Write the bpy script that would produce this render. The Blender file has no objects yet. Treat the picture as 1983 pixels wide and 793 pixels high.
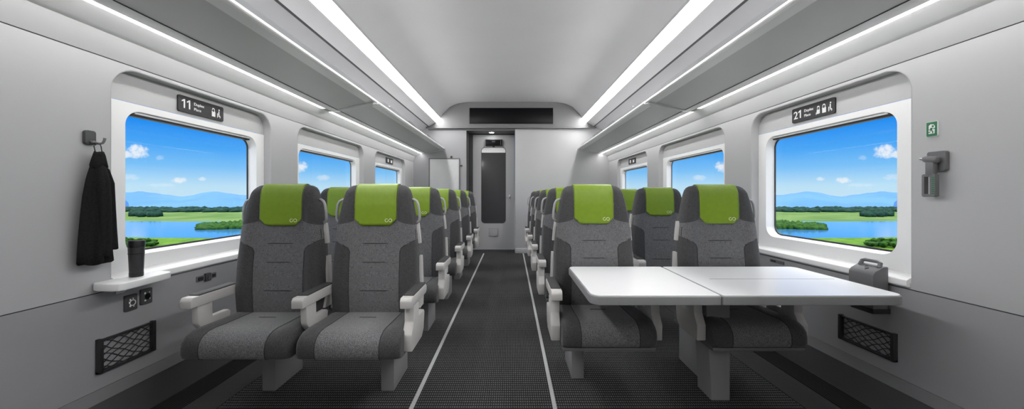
import bpy, bmesh, math, random
from mathutils import Vector, Matrix
random.seed(7)
PI = math.pi
C = bpy.context.scene.collection
EYE = 1.21

# ------------------------------------------------------------------ materials
def mat(name, col, rough=0.5, metal=0.0, spec=0.5, noise=0.0, nscale=6.0, bump=0.0, bscale=200.0, emit=None, estr=0.0):
    m = bpy.data.materials.new(name); m.use_nodes = True
    nt = m.node_tree; b = nt.nodes['Principled BSDF']
    b.inputs['Base Color'].default_value = (*col, 1)
    b.inputs['Roughness'].default_value = rough
    b.inputs['Metallic'].default_value = metal
    b.inputs['Specular IOR Level'].default_value = spec
    if emit:
        b.inputs['Emission Color'].default_value = (*emit, 1)
        b.inputs['Emission Strength'].default_value = estr
    tc = nt.nodes.new('ShaderNodeTexCoord')
    if noise > 0:
        n = nt.nodes.new('ShaderNodeTexNoise'); n.inputs['Scale'].default_value = nscale; n.inputs['Detail'].default_value = 3
        r = nt.nodes.new('ShaderNodeValToRGB')
        r.color_ramp.elements[0].position = .3; r.color_ramp.elements[1].position = .7
        r.color_ramp.elements[0].color = (*[c*(1-noise) for c in col], 1)
        r.color_ramp.elements[1].color = (*[min(1, c*(1+noise)) for c in col], 1)
        nt.links.new(tc.outputs['Object'], n.inputs['Vector']); nt.links.new(n.outputs['Fac'], r.inputs['Fac'])
        nt.links.new(r.outputs['Color'], b.inputs['Base Color'])
    if bump > 0:
        n2 = nt.nodes.new('ShaderNodeTexNoise'); n2.inputs['Scale'].default_value = bscale
        bp = nt.nodes.new('ShaderNodeBump'); bp.inputs['Strength'].default_value = bump; bp.inputs['Distance'].default_value = .002
        nt.links.new(tc.outputs['Object'], n2.inputs['Vector']); nt.links.new(n2.outputs['Fac'], bp.inputs['Height'])
        nt.links.new(bp.outputs['Normal'], b.inputs['Normal'])
    return m

def M_(nt, op, a, b=None, c=None):
    n = nt.nodes.new('ShaderNodeMath'); n.operation = op
    for i, v in enumerate((a, b, c)):
        if v is None: continue
        if isinstance(v, (int, float)): n.inputs[i].default_value = v
        else: nt.links.new(v, n.inputs[i])
    return n.outputs[0]

def mixrgb(nt, f, a, b):
    n = nt.nodes.new('ShaderNodeMix'); n.data_type = 'RGBA'
    for k, v in ((0, f), (6, a), (7, b)):
        if isinstance(v, (int, float)): n.inputs[k].default_value = v
        elif isinstance(v, tuple): n.inputs[k].default_value = (*v, 1)
        else: nt.links.new(v, n.inputs[k])
    return n.outputs[2]

def sstep(nt, x, a, b):
    n = nt.nodes.new('ShaderNodeMapRange'); n.interpolation_type = 'SMOOTHSTEP'
    nt.links.new(x, n.inputs[0]); n.inputs[1].default_value = a; n.inputs[2].default_value = b
    return n.outputs[0]

def fabric(name, kind, cdx=0.0, csc=1.0):
    """two-tone woven upholstery: flecked middle, plain dark bolsters; the panel border is laid out in the part's own coordinates"""
    m = bpy.data.materials.new(name); m.use_nodes = True
    nt = m.node_tree; b = nt.nodes['Principled BSDF']
    b.inputs['Roughness'].default_value = .85; b.inputs['Specular IOR Level'].default_value = .25
    b.inputs['Sheen Weight'].default_value = .25; b.inputs['Sheen Roughness'].default_value = .4
    tc = nt.nodes.new('ShaderNodeTexCoord'); sp = nt.nodes.new('ShaderNodeSeparateXYZ')
    nt.links.new(tc.outputs['Object'], sp.inputs[0]); X, Y, Z = sp.outputs
    ax = M_(nt, 'ABSOLUTE', X)
    if kind == 'back':
        f = M_(nt, 'ADD', M_(nt, 'MULTIPLY', sstep(nt, Z, .86, .985), .16), .157)
        f = M_(nt, 'SUBTRACT', f, M_(nt, 'MULTIPLY', sstep(nt, Z, 1.0, 1.05), .18))
        along = Z
    else:
        f = .163*csc; along = M_(nt, 'SUBTRACT', Y, Z); ax = M_(nt, 'ABSOLUTE', M_(nt, 'SUBTRACT', X, cdx))
    inside = M_(nt, 'LESS_THAN', ax, f)
    # fine chevron weave
    zig = M_(nt, 'PINGPONG', M_(nt, 'MULTIPLY', X, 1.0), .012)
    wv = M_(nt, 'SINE', M_(nt, 'MULTIPLY', M_(nt, 'ADD', along, zig), 900.0))
    nz = nt.nodes.new('ShaderNodeTexNoise'); nz.inputs['Scale'].default_value = 330; nz.inputs['Detail'].default_value = 3; nz.inputs['Roughness'].default_value = .7
    nt.links.new(tc.outputs['Object'], nz.inputs['Vector'])
    fl = M_(nt, 'ADD', M_(nt, 'MULTIPLY', wv, .16), sstep(nt, nz.outputs['Fac'], .36, .64))
    cin = mixrgb(nt, fl, (.052, .052, .054), (.245, .245, .25))
    cout = mixrgb(nt, fl, (.032, .032, .034), (.098, .098, .10))
    nt.links.new(mixrgb(nt, inside, cout, cin), b.inputs['Base Color'])
    bp = nt.nodes.new('ShaderNodeBump'); bp.inputs['Strength'].default_value = .35; bp.inputs['Distance'].default_value = .002
    nt.links.new(fl, bp.inputs['Height']); nt.links.new(bp.outputs['Normal'], b.inputs['Normal'])
    return m

def carpet(name, lo, hi, cell, ridged=False):
    m = bpy.data.materials.new(name); m.use_nodes = True
    nt = m.node_tree; b = nt.nodes['Principled BSDF']
    b.inputs['Roughness'].default_value = .9; b.inputs['Specular IOR Level'].default_value = .15
    tc = nt.nodes.new('ShaderNodeTexCoord'); sp = nt.nodes.new('ShaderNodeSeparateXYZ')
    nt.links.new(tc.outputs['Object'], sp.inputs[0]); X, Y, Z = sp.outputs
    w = 2*PI/cell
    if ridged:
        h = M_(nt, 'SINE', M_(nt, 'MULTIPLY', X, w)); fac = sstep(nt, h, -.4, .9)
    else:   # looped pile: offset rows of loops
        nz = nt.nodes.new('ShaderNodeTexNoise'); nz.inputs['Scale'].default_value = 90; nz.inputs['Detail'].default_value = 2
        nt.links.new(tc.outputs['Object'], nz.inputs['Vector'])
        j = M_(nt, 'MULTIPLY', nz.outputs['Fac'], 1.6)
        h = M_(nt, 'MULTIPLY', M_(nt, 'SINE', M_(nt, 'ADD', M_(nt, 'MULTIPLY', M_(nt, 'ADD', X, M_(nt, 'MULTIPLY', Y, .5)), w), j)), M_(nt, 'SINE', M_(nt, 'ADD', M_(nt, 'MULTIPLY', M_(nt, 'SUBTRACT', X, M_(nt, 'MULTIPLY', Y, .5)), w), j)))
        fac = sstep(nt, h, .05, .8)
    nt.links.new(mixrgb(nt, fac, lo, hi), b.inputs['Base Color'])
    bp = nt.nodes.new('ShaderNodeBump'); bp.inputs['Strength'].default_value = .5; bp.inputs['Distance'].default_value = .003
    nt.links.new(fac, bp.inputs['Height']); nt.links.new(bp.outputs['Normal'], b.inputs['Normal'])
    return m

def emitter(name, col, s):
    m = bpy.data.materials.new(name); m.use_nodes = True; nt = m.node_tree
    nt.nodes.remove(nt.nodes['Principled BSDF'])
    e = nt.nodes.new('ShaderNodeEmission'); e.inputs[0].default_value = (*col, 1); e.inputs[1].default_value = s
    nt.links.new(e.outputs[0], nt.nodes['Material Output'].inputs[0]); return m

def glass(name, tint=(1, 1, 1), refl=.3):
    m = bpy.data.materials.new(name); m.use_nodes = True; nt = m.node_tree
    nt.nodes.remove(nt.nodes['Principled BSDF'])
    t = nt.nodes.new('ShaderNodeBsdfTransparent'); t.inputs[0].default_value = (*tint, 1)
    g = nt.nodes.new('ShaderNodeBsdfGlossy'); g.inputs['Roughness'].default_value = .02
    lw = nt.nodes.new('ShaderNodeLayerWeight'); lw.inputs[0].default_value = .5
    fac = M_(nt, 'ADD', M_(nt, 'MULTIPLY', M_(nt, 'POWER', lw.outputs['Facing'], 4.0), refl), .012)
    x = nt.nodes.new('ShaderNodeMixShader')
    nt.links.new(fac, x.inputs[0]); nt.links.new(t.outputs[0], x.inputs[1]); nt.links.new(g.outputs[0], x.inputs[2])
    nt.links.new(x.outputs[0], nt.nodes['Material Output'].inputs[0]); return m

WALL = mat('wall_paint', (.47, .47, .478), .45, noise=.02, nscale=2, bump=.03, bscale=400)
COVE = mat('cove_white', (.88, .88, .885), .5, noise=.01, nscale=2)
CEIL = mat('ceiling_paint', (.55, .55, .558), .6, noise=.02, nscale=1.5)
DADO = mat('dado_grey', (.345, .345, .357), .5, noise=.03, nscale=3, bump=.03, bscale=500)
KICK = mat('kick_grey', (.115, .115, .12), .5, noise=.03, nscale=3)
BEVEL = mat('kick_bevel_grey', (.23, .23, .238), .5, noise=.03, nscale=3)
WHITE = mat('white_moulding', (.90, .90, .90), .35, noise=.01, nscale=3)
UPPER = mat('pale_grey_moulding', (.52, .52, .525), .45, noise=.015, nscale=3)
RACK = mat('rack_grey', (.60, .60, .61), .4, noise=.02, nscale=3)
RACKLIGHT = mat('rack_pale_edge', (.85, .85, .86), .3, noise=.02, nscale=3)
FASCIA = mat('fascia_grey', (.44, .44, .45), .45, noise=.02, nscale=3)
LOFTPANEL = mat('rack_back_grey', (.27, .27, .28), .5, noise=.03, nscale=3)
RAIL = mat('white_rail', (.9, .9, .9), .3, noise=.01, nscale=3)
SEAM = mat('dark_seam', (.03, .03, .032), .6, noise=.1, nscale=20)
LED = emitter('led_diffuser', (1, .99, .985), 25.5)
LEDC = emitter('cove_led_diffuser', (1, .99, .985), 21.0)
FABB = fabric('seat_back_fabric', 'back')
STITCH = mat('stitch_dark', (.022, .022, .024), .8, noise=.1, nscale=60)
GREEN = mat('green_leatherette', (.19, .305, .008), .42, noise=.04, nscale=40, bump=.06, bscale=500)
GREY_PL = mat('warm_grey_plastic', (.56, .545, .525), .4, noise=.02, nscale=8)
PAD = mat('dark_arm_pad', (.04, .04, .042), .7, noise=.08, nscale=60, bump=.1, bscale=600)
SHELL = mat('seat_shell_grey', (.13, .13, .135), .5, noise=.03, nscale=10)
PED = mat('pedestal_grey', (.26, .26, .265), .42, noise=.03, nscale=8)
HANDLE = mat('handle_grey', (.40, .40, .40), .3, noise=.02, nscale=30)
LOGO = mat('logo_white', (.80, .86, .55), .5, noise=.01, nscale=30)
TABLE = mat('table_laminate', (.80, .80, .81), .28, noise=.01, nscale=6)
TEDGE = mat('table_edge_grey', (.25, .25, .255), .45, noise=.02, nscale=6)
BLACKP = mat('black_plastic', (.022, .022, .024), .45, noise=.1, nscale=40)
DKGREY = mat('dark_grey_plastic', (.06, .06, .063), .45, noise=.06, nscale=40)
MIDGREY = mat('mid_grey_plastic', (.15, .15, .155), .42, noise=.04, nscale=30)
SIGNW = mat('sign_white', (.85, .85, .85), .5, noise=.01, nscale=30)
SIGNB = mat('sign_black', (.018, .018, .020), .5, noise=.05, nscale=20)
EXITG = mat('exit_green', (.01, .16, .06), .45, noise=.03, nscale=20)
SCREEN = mat('screen_black', (.003, .003, .004), .35, spec=.15, noise=.05, nscale=4)
COAT = mat('black_wool', (.017, .017, .018), .95, spec=.1, noise=.25, nscale=160, bump=.4, bscale=500)
CUPM = mat('cup_charcoal', (.045, .045, .048), .35, noise=.08, nscale=30)
CUPD = mat('cup_black', (.018, .018, .02), .35, noise=.08, nscale=30)
CHROME = mat('brushed_metal', (.62, .62, .62), .25, metal=1, noise=.03, nscale=30)
DOORM = mat('door_grey', (.47, .47, .48), .45, noise=.02, nscale=2)
DARKWALL = mat('dark_recess_panel', (.14, .14, .145), .3, noise=.05, nscale=3)
DOORGL = mat('door_dark_glass', (.06, .06, .063), .08, spec=.4, noise=.05, nscale=2)
BOARD = mat('notice_board_white', (.62, .62, .63), .35, noise=.04, nscale=4)
BULK = mat('bulkhead_grey', (.165, .165, .168), .45, noise=.02, nscale=3)
STRIPE = mat('floor_line_pale', (.47, .47, .475), .5, noise=.05, nscale=30)
CARPET = carpet('loop_carpet', (.023, .023, .024), (.155, .155, .158), .026)
CARPET_EDGE = carpet('edge_carpet', (.045, .045, .046), (.095, .095, .096), .010)
RIDGES = carpet('ribbed_rubber', (.006, .006, .006), (.04, .04, .041), .017, True)
PANE = glass('window_glass', (.985, .99, .99), .12)
LIPGL = glass('rack_glass', (.93, .94, .94), .5)

# ------------------------------------------------------------------ helpers
def tag(o, label=None, cat=None, group=None, kind=None):
    if label: o['label'] = label
    if cat: o['category'] = cat
    if group: o['group'] = group
    if kind: o['kind'] = kind
    return o

def empty(name, loc, label=None, cat=None, group=None, kind=None):
    o = bpy.data.objects.new(name, None); C.objects.link(o); o.location = loc; o.empty_display_size = .05
    return tag(o, label, cat, group, kind)

def world_loc(o):
    v = Vector((0, 0, 0))
    while o is not None:
        v += o.location; o = o.parent
    return v

def link(name, me, m=None, parent=None, smooth=False, kind=None):
    """one mesh object; mesh data comes in scene coordinates and is shifted to its parent's origin"""
    o = bpy.data.objects.new(name, me); C.objects.link(o)
    if m is not None:
        me.materials.clear()
        for q in (m if isinstance(m, (list, tuple)) else [m]): me.materials.append(q)
    if parent is not None:
        me.transform(Matrix.Translation(-world_loc(parent))); o.parent = parent
    for p in me.polygons: p.use_smooth = smooth
    if kind: o['kind'] = kind
    return o

def auto_smooth(o, deg=35):
    me = o.data; bm = bmesh.new(); bm.from_mesh(me)
    for f in bm.faces: f.smooth = True
    for e in bm.edges:
        e.smooth = not (len(e.link_faces) == 2 and e.calc_face_angle(0) > math.radians(deg)) and len(e.link_faces) == 2
    bm.to_mesh(me); bm.free(); return o

class MB:
    def __init__(s): s.bm = bmesh.new()
    def box(s, x0, x1, y0, y1, z0, z1, bev=0, seg=2):
        x0, x1 = sorted((x0, x1)); y0, y1 = sorted((y0, y1)); z0, z1 = sorted((z0, z1))
        r = bmesh.ops.create_cube(s.bm, size=1); vs = r['verts']
        for v in vs: v.co = Vector(((x0+x1)/2 + v.co.x*(x1-x0), (y0+y1)/2 + v.co.y*(y1-y0), (z0+z1)/2 + v.co.z*(z1-z0)))
        if bev: bmesh.ops.bevel(s.bm, geom=list({e for v in vs for e in v.link_edges}), offset=bev, segments=seg, profile=.5, affect='EDGES')
        return s
    def prism(s, pts, f, a0, a1, bev=0, seg=2):
        """closed 2-D outline pts, f(u,v,w) -> xyz, extruded w=a0..a1"""
        n = len(pts)
        A = [s.bm.verts.new(f(u, v, a0)) for u, v in pts]; B = [s.bm.verts.new(f(u, v, a1)) for u, v in pts]
        fs = [s.bm.faces.new(A), s.bm.faces.new(B[::-1])]
        for i in range(n): fs.append(s.bm.faces.new((A[i], B[i], B[(i+1) % n], A[(i+1) % n])))
        bmesh.ops.recalc_face_normals(s.bm, faces=fs)
        if bev:
            bmesh.ops.bevel(s.bm, geom=list({e for fc in fs for e in fc.edges if e.calc_face_angle(0) > .5}), offset=bev, segments=seg, profile=.5, affect='EDGES')
        return s
    def loft(s, loops, cap=True, closed=True):
        rows = [[s.bm.verts.new(p) for p in L] for L in loops]; n = len(rows[0]); fs = []
        for a, b in zip(rows, rows[1:]):
            for i in range(n if closed else n-1):
                fs.append(s.bm.faces.new((a[i], a[(i+1) % n], b[(i+1) % n], b[i])))
        if cap and closed: fs += [s.bm.faces.new(rows[0][::-1]), s.bm.faces.new(rows[-1])]
        if closed: bmesh.ops.recalc_face_normals(s.bm, faces=fs)
        return s
    def tube(s, pts, r, n=8, cyclic=False):
        P = [Vector(p) for p in pts]; m = len(P); loops = []
        up = None
        for i in range(m):
            t = (P[(i+1) % m] - P[i-1]) if cyclic else (P[min(i+1, m-1)] - P[max(i-1, 0)])
            t.normalize()
            if up is None: up = t.orthogonal().normalized()
            up = (up - t*up.dot(t)).normalized(); w = t.cross(up)
            rr = r[i] if isinstance(r, (list, tuple)) else r
            loops.append([P[i] + (up*math.cos(2*PI*k/n) + w*math.sin(2*PI*k/n))*rr for k in range(n)])
        if cyclic: loops.append(loops[0])
        return s.loft(loops, cap=not cyclic)
    def lathe(s, prof, c, n=32):
        loops = [[Vector((c[0]+r*math.cos(2*PI*k/n), c[1]+r*math.sin(2*PI*k/n), c[2]+z)) for k in range(n)] for r, z in prof]
        return s.loft(loops)
    def blob(s, c, r, sub=2, j=.0):
        q = bmesh.ops.create_icosphere(s.bm, subdivisions=sub, radius=1)
        for v in q['verts']:
            k = 1 + random.uniform(-j, j)
            v.co = Vector((c[0]+v.co.x*r[0]*k, c[1]+v.co.y*r[1]*k, c[2]+v.co.z*r[2]*k))
        return s
    def tri(s, pts, f=None):
        vs = [s.bm.verts.new(f(*p) if f else p) for p in pts]; s.bm.faces.new(vs); return s
    def done(s, name, m, parent=None, smooth='auto', kind=None):
        me = bpy.data.meshes.new(name); s.bm.normal_update(); s.bm.to_mesh(me); s.bm.free()
        o = link(name, me, m, parent, smooth is True, kind)
        if smooth == 'auto': auto_smooth(o)
        return o

def rrect(u0, u1, v0, v1, r, n=8):
    """rounded rectangle; r = radius or (bl, br, tr, tl)"""
    rs = r if isinstance(r, (tuple, list)) else (r,)*4
    cs = [((u0, v0), (1, 1), PI), ((u1, v0), (-1, 1), 1.5*PI), ((u1, v1), (-1, -1), 0), ((u0, v1), (1, -1), .5*PI)]
    out = []
    for (c, d, a0), q in zip(cs, rs):
        for k in range(n+1):
            a = a0 + .5*PI*k/n
            out.append((c[0]+d[0]*q+q*math.cos(a), c[1]+d[1]*q+q*math.sin(a)))
    if min(rs) <= 1e-6:   # nudge coincident corner points apart
        out = [(u + 1e-5*math.cos(i), v + 1e-5*math.sin(i)) for i, (u, v) in enumerate(out)]
    return out

def curve_mesh(cu):
    o = bpy.data.objects.new('tmp', cu); C.objects.link(o); bpy.context.view_layer.update()
    me = bpy.data.meshes.new_from_object(o.evaluated_get(bpy.context.evaluated_depsgraph_get()))
    bpy.data.objects.remove(o); bpy.data.curves.remove(cu); return me

def plate(name, loops, thick, Mx, m, parent=None, bevel=0, kind=None):
    """flat plate with holes: first loop outer, rest holes; local z = thickness; Mx maps to the scene"""
    cu = bpy.data.curves.new('c', 'CURVE'); cu.dimensions = '2D'; cu.fill_mode = 'BOTH'; cu.extrude = thick/2; cu.bevel_depth = bevel
    for L in loops:
        s = cu.splines.new('POLY'); s.points.add(len(L)-1); s.use_cyclic_u = True
        for p, (u, v) in zip(s.points, L): p.co = (u, v, 0, 1)
    me = curve_mesh(cu); me.transform(Mx)
    if Mx.determinant() < 0: me.flip_normals()
    o = link(name, me, m, parent, kind=kind); return auto_smooth(o, 30)

def text(name, body, size, Mx, m, parent, align='LEFT', depth=.0008):
    cu = bpy.data.curves.new('t', 'FONT'); cu.body = body; cu.size = size; cu.align_x = align; cu.extrude = depth; cu.offset = size*.005
    me = curve_mesh(cu); me.transform(Mx); return link(name, me, m, parent)

def basis(o, u, v, n):
    return Matrix(((u[0], v[0], n[0], o[0]), (u[1], v[1], n[1], o[1]), (u[2], v[2], n[2], o[2]), (0, 0, 0, 1)))

def wallM(s, x, y=0, z=0):
    """plane on a side wall facing into the coach: s=-1 left (reads near to far), s=+1 right (reads far to near)"""
    return basis((s*x, y, z), (0, -s, 0), (0, 0, 1), (-s, 0, 0))

def yz(s, x):   # plate in (y, z) coordinates at |X| = x, either side
    return basis((s*x, 0, 0), (0, 1, 0), (0, 0, 1), (1, 0, 0))

YN, YF, DW = -2.6, 7.30, 2.03
side = {-1: 'left', 1: 'right'}

# ------------------------------------------------------------------ room shell
floor = MB().box(-DW-.05, DW+.05, YN, 7.95, -.06, 0).done('floor', CARPET, kind='structure')
tn = [0]
def trim(mb, m, smooth='auto'):
    tn[0] += 1
    return mb.done('trim_%d' % tn[0], m, kind='structure', smooth=smooth)

for xa, xb in ((-.577, -.553), (.236, .259)):
    trim(MB().box(xa, xb, YN, 7.25, 0, .004), STRIPE)
for s in (-1, 1):
    trim(MB().box(s*1.86, s*2.03, YN, YF, 0, .006), RIDGES)
    trim(MB().box(s*1.665, s*1.86, YN, YF, 0, .003), CARPET_EDGE)

WIN = [(1.785, 2.965, 1.90, 2.878), (3.34, 4.83, 3.45, 4.72), (5.24, 6.72, 5.38, 6.62)]
RZ0, RZ1, PZ = .76, 1.875, 1.716
def recess(y0, y1): return rrect(y0, y1, RZ0, RZ1, (0.001, 0.001, .125, .125), 10)

for s in (-1, 1):
    w = plate('wall_'+side[s], [[(YN, .73), (YF, .73), (YF, 1.897), (YN, 1.897)]] + [rrect(a-.003, b+.003, RZ0-.003, RZ1+.003, (.001, .001, .128, .128), 10) for a, b, _, _ in WIN], .03, yz(s, DW+.015), WALL, kind='structure')
    MB().prism([(DW, 1.902), (DW-.035, 2.012), (DW+.04, 2.012), (DW+.04, 1.902)], lambda u, v, y: (s*u, y, v), YN, YF).done('upper_band', WALL, w)
    MB().box(s*(DW+.004), s*(DW+.03), YN, YF, 1.893, 1.906).done('seam_strip', SEAM, w)
    MB().box(s*(DW+.004), s*(DW+.03), YN, YF, .715, .735).done('seam_strip', SEAM, w)
    MB().box(s*DW, s*(DW+.05), YN, YF, .252, .725).done('dado_panel', DADO, w)
    bb = MB().prism([(DW+.05, .25), (DW, .25), (DW-.012, .19), (DW+.05, .19)], lambda u, v, y: (s*u, y, v), YN, YF).done('baseboard_'+side[s], BEVEL, kind='structure')
    MB().prism([(DW+.05, .188), (DW-.006, .188), (DW+.0, 0), (DW+.05, 0)], lambda u, v, y: (s*u, y, v), YN, YF).done('kick_panel', KICK, bb)

# windows
for s in (-1, 1):
    for k, (a, b, oa, ob) in enumerate(WIN):
        n = (k+1) + (0 if s < 0 else 3)
        w = empty('window_%d' % n, (s*2.09, (a+b)/2, 1.3), kind='structure')
        ro = recess(a, b)
        mb = MB(); mb.loft([[(s*(DW-.0008), y, z) for y, z in rrect(a-.006, b+.006, RZ0-.006, RZ1+.006, (.001, .001, .131, .131), 10)]] + [[(s*x, y, z) for y, z in ro] for x in (DW+.004, DW+.012, 2.094)], cap=False); mb.done('recess_surround', UPPER, w)
        zo, zt = .876, 1.678
        op = rrect(oa, ob, zo, zt, .085, 8); gl = rrect(oa+.012, ob-.012, zo+.012, zt-.012, .075, 8); g2 = rrect(oa+.022, ob-.022, zo+.022, zt-.022, .067, 8)
        plate('white_panel', [rrect(a+.001, b-.001, RZ0, PZ, .001, 1), op], .008, yz(s, 2.092), WHITE, w)
        up = rrect(a+.001, b-.001, PZ+.003, RZ1-.001, (.001, .001, .124, .124), 10)
        plate('upper_panel', [up], .008, yz(s, 2.092), UPPER, w)
        mb = MB(); mb.loft([[(s*x, y, z) for y, z in L] for x, L in ((2.088, op), (2.10, rrect(oa+.003, ob-.003, zo+.003, zt-.003, .083, 8)), (2.15, gl))], cap=False); mb.done('reveal', WHITE, w)
        plate('gasket', [gl, g2], .006, yz(s, 2.15), BLACKP, w)
        plate('pane', [rrect(oa+.014, ob-.014, zo+.014, zt-.014, .075, 8)], .004, yz(s, 2.153), PANE, w)
        bl = MB().box(s*2.105, s*2.145, oa+.05, ob-.05, zt-.028, zt-.004, .004).done('blind_housing', BLACKP, w)
        MB().box(s*2.10, s*2.106, oa+.06, ob-.06, zt-.016, zt-.006, .002).done('blind_slot', RAIL, w)
        sl = [(2.10, .80), (2.03, .786), (2.012, .774), (2.010, .745), (2.016, .738), (2.10, .738)]
        MB().prism(sl, lambda u, v, y: (s*u, y, v), a+.002, b+.25 if k < 2 else b-.002, .002).done('window_sill', WHITE, w)

# ceiling: inner vault, fascia, rack back panel (one continuous profile extruded along the coach)
vault = [(1.452, 2.818), (1.41, 2.885), (1.27, 3.024), (1.18, 3.07), (1.095, 3.10), (.97, 3.12), (.85, 3.128), (.4, 3.134), (0, 3.136)]
prof = [(-x, z) for x, z in vault] + [(x, z) for x, z in vault[::-1][1:]]
mb = MB(); mb.loft([[(x, y, z) for x, z in prof] for y in (YN, YF+.05)], closed=False); ceil = mb.done('ceiling', CEIL, smooth=True, kind='structure')
mb = MB(); mb.box(-2.2, 2.2, YN-.02, 8.0, 3.17, 3.2); mb.done('roof_skin', SEAM, ceil)
for s in (-1, 1):
    sd = side[s]
    P = lambda u, v, y: (s*u, y, v)
    MB().prism([(1.552, 2.708), (1.700, 2.632), (1.715, 2.655), (1.575, 2.735)], P, YN, YF).done('fascia', FASCIA, ceil)
    MB().prism([(1.702, 2.634), (1.718, 2.622), (1.735, 2.64), (1.72, 2.655)], P, YN, YF).done('fascia_groove', SEAM, ceil)
    MB().prism([(1.718, 2.625), (1.97, 2.50), (2.03, 2.36), (2.03, 2.02), (2.2, 2.02), (2.2, 2.66), (1.735, 2.66)], P, YN, YF).done('rack_back_panel', LOFTPANEL, ceil)
    lt = empty('ceiling_light', (s*1.5, 2.4, 2.76), 'long bright light strip along the %s edge of the ceiling' % sd, 'ceiling light', 'long ceiling light strips')
    mb = MB(); mb.prism([(1.548, 2.712), (1.468, 2.802), (1.488, 2.82), (1.568, 2.73)], P, YN, YF-.02); mb.done('diffuser', LED, lt)
    mb = MB(); mb.prism([(1.568, 2.732), (1.489, 2.822), (1.468, 2.803), (1.453, 2.818), (1.49, 2.86), (1.60, 2.75)], P, YN, YF); mb.done('light_housing', FASCIA, lt)
    # cove below the rack
    cov = [(1.995, 2.012), (1.975, 2.022), (1.95, 2.040), (1.92, 2.060), (1.89, 2.072), (1.89, 2.10), (2.0, 2.10), (2.05, 2.012)]
    c = trim(MB().prism(cov, P, YN, YF), COVE)

    # luggage racks: two lengths a side, each with its own light below
    for i, (ya, yb) in enumerate(((YN, 3.60), (3.64, YF-.03))):
        pos = 'nearest length' if i == 0 else 'far length'
        r = empty('luggage_rack', (s*1.6, (ya+yb)/2, 2.1), 'grey luggage rack with white front rail above the %s windows, %s' % (sd, pos), 'luggage rack', 'overhead luggage racks')
        MB().prism([(1.765, 2.078), (1.47, 2.147), (1.47, 2.165), (1.765, 2.10)], P, ya, yb).done('shelf_panel', RACK, r)
        MB().prism([(1.47, 2.147), (1.404, 2.160), (1.404, 2.176), (1.47, 2.165)], P, ya, yb).done('shelf_edge_panel', RACKLIGHT, r)
        MB().prism([(1.376, 2.152), (1.371, 2.160), (1.380, 2.180), (1.392, 2.190), (1.404, 2.188), (1.406, 2.156)], P, ya, yb, .002).done('front_rail', RAIL, r)
        MB().prism([(1.765, 2.074), (1.775, 2.074), (1.775, 2.10), (1.765, 2.10)], P, ya, yb).done('rear_groove', SEAM, r)
        MB().prism([(1.77, 2.088), (1.41, 2.158), (1.41, 2.135), (1.55, 2.105), (1.70, 2.080), (1.77, 2.072)], P, yb-.03, yb+.02 if i == 0 else yb+.02).done('bracket', RACK, r)
        segs = ((ya+.1, 1.2), (1.35, yb-.12)) if i == 0 else ((ya+.12, 5.2), (5.35, yb-.1))
        for q0, q1 in segs:
            g = [(q0, 2.18), (q1, 2.18), (q1-.02, 2.20), (q1-.07, 2.225), (q1-.16, 2.242), (q0+.16, 2.242), (q0+.07, 2.225), (q0+.02, 2.20)]
            MB().prism(g, lambda y, z, w_: (s*(1.392+w_+(z-2.18)*.35), y, z), 0, .006).done('glass_lip', LIPGL, r)
        cl = empty('cove_light', (s*1.86, (ya+yb)/2, 2.08), 'thin bright light strip under the %s luggage rack, %s' % (sd, pos), 'light strip', 'thin light strips under the racks')
        e1 = yb-.10 if i == 0 else yb
        MB().box(s*1.856, s*1.886, ya, e1, 2.0725, 2.084).done('diffuser', LEDC, cl)
        MB().box(s*1.768, s*1.857, ya, e1+.1 if i == 0 else e1, 2.071, 2.090, .003).done('lens_cover', RACKLIGHT, cl)
        if i == 0: MB().box(s*1.840, s*1.888, e1+.002, yb+.035, 2.071, 2.086, .002).done('end_cap', WALL, cl)

# back of the coach, behind the camera
MB().box(-2.2, 2.2, YN-.06, YN, 0, 3.17).done('wall_back', WALL, kind='structure')

# ------------------------------------------------------------------ end wall, vestibule door
XA, XB, HZ = -.934, .078, 2.552     # opening in the end wall
wf = empty('wall_front', (0, YF, 0), kind='structure')
MB().box(-2.06, XA, YF, YF+.45, 0, 2.62).done('left_partition', mat('partition_grey', (.33, .33, .34), .45, noise=.02, nscale=2), wf)
MB().box(XB, 2.06, YF, YF+.45, 0, 2.62, .012, 3).done('right_partition', WALL, wf)
MB().box(XA, XB, YF+.003, YF+.47, HZ, 2.62).done('lintel', BULK, wf)
MB().box(XA, XA+.004, YF+.01, YF+.45, 0, HZ).done('recess_lining', DARKWALL, wf)
MB().box(XB-.004, XB+.02, YF+.02, YF+.45, 0, HZ).done('recess_edge', SEAM, wf)
bo = [(-1.74, 2.60)] + [(-1.705, 2.636), (-1.546, 2.713)] + [(-x, z) for x, z in vault[1:]] + [(x, z) for x, z in vault[::-1][1:]][:-1] + [(1.546, 2.713), (1.705, 2.636), (1.74, 2.60)]
bulk = MB().prism([(x, z-.004) for x, z in bo], lambda u, v, w_: (u, w_, v), YF-.06, YF+.45).done('bulkhead_panel', BULK, wf)
MB().prism([(YF-.085, 2.585), (YF+.02, 2.585), (YF+.02, 2.60), (YF-.06, 2.615), (YF-.085, 2.60)], lambda y, z, x: (x, y, z), -1.75, 1.75, .003).done('bulkhead_ledge', BULK, wf)
MB().box(-2.2, 2.2, YF+.40, YF+.5, 2.6, 3.18).done('bulkhead_backing', BULK, wf)
MB().box(-1.72, -.86, YF-.001, YF+.4, 2.55, 2.60).done('header_left', BULK, wf)
tb = MB().box(XB+.01, 2.03, YF-.012, YF, 0, .10, .004).done('baseboard_front', WALL, kind='structure')
MB().box(-2.03, XA, YF-.012, YF, 0, .10, .004).done('baseboard_end', WALL, kind='structure')

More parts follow.
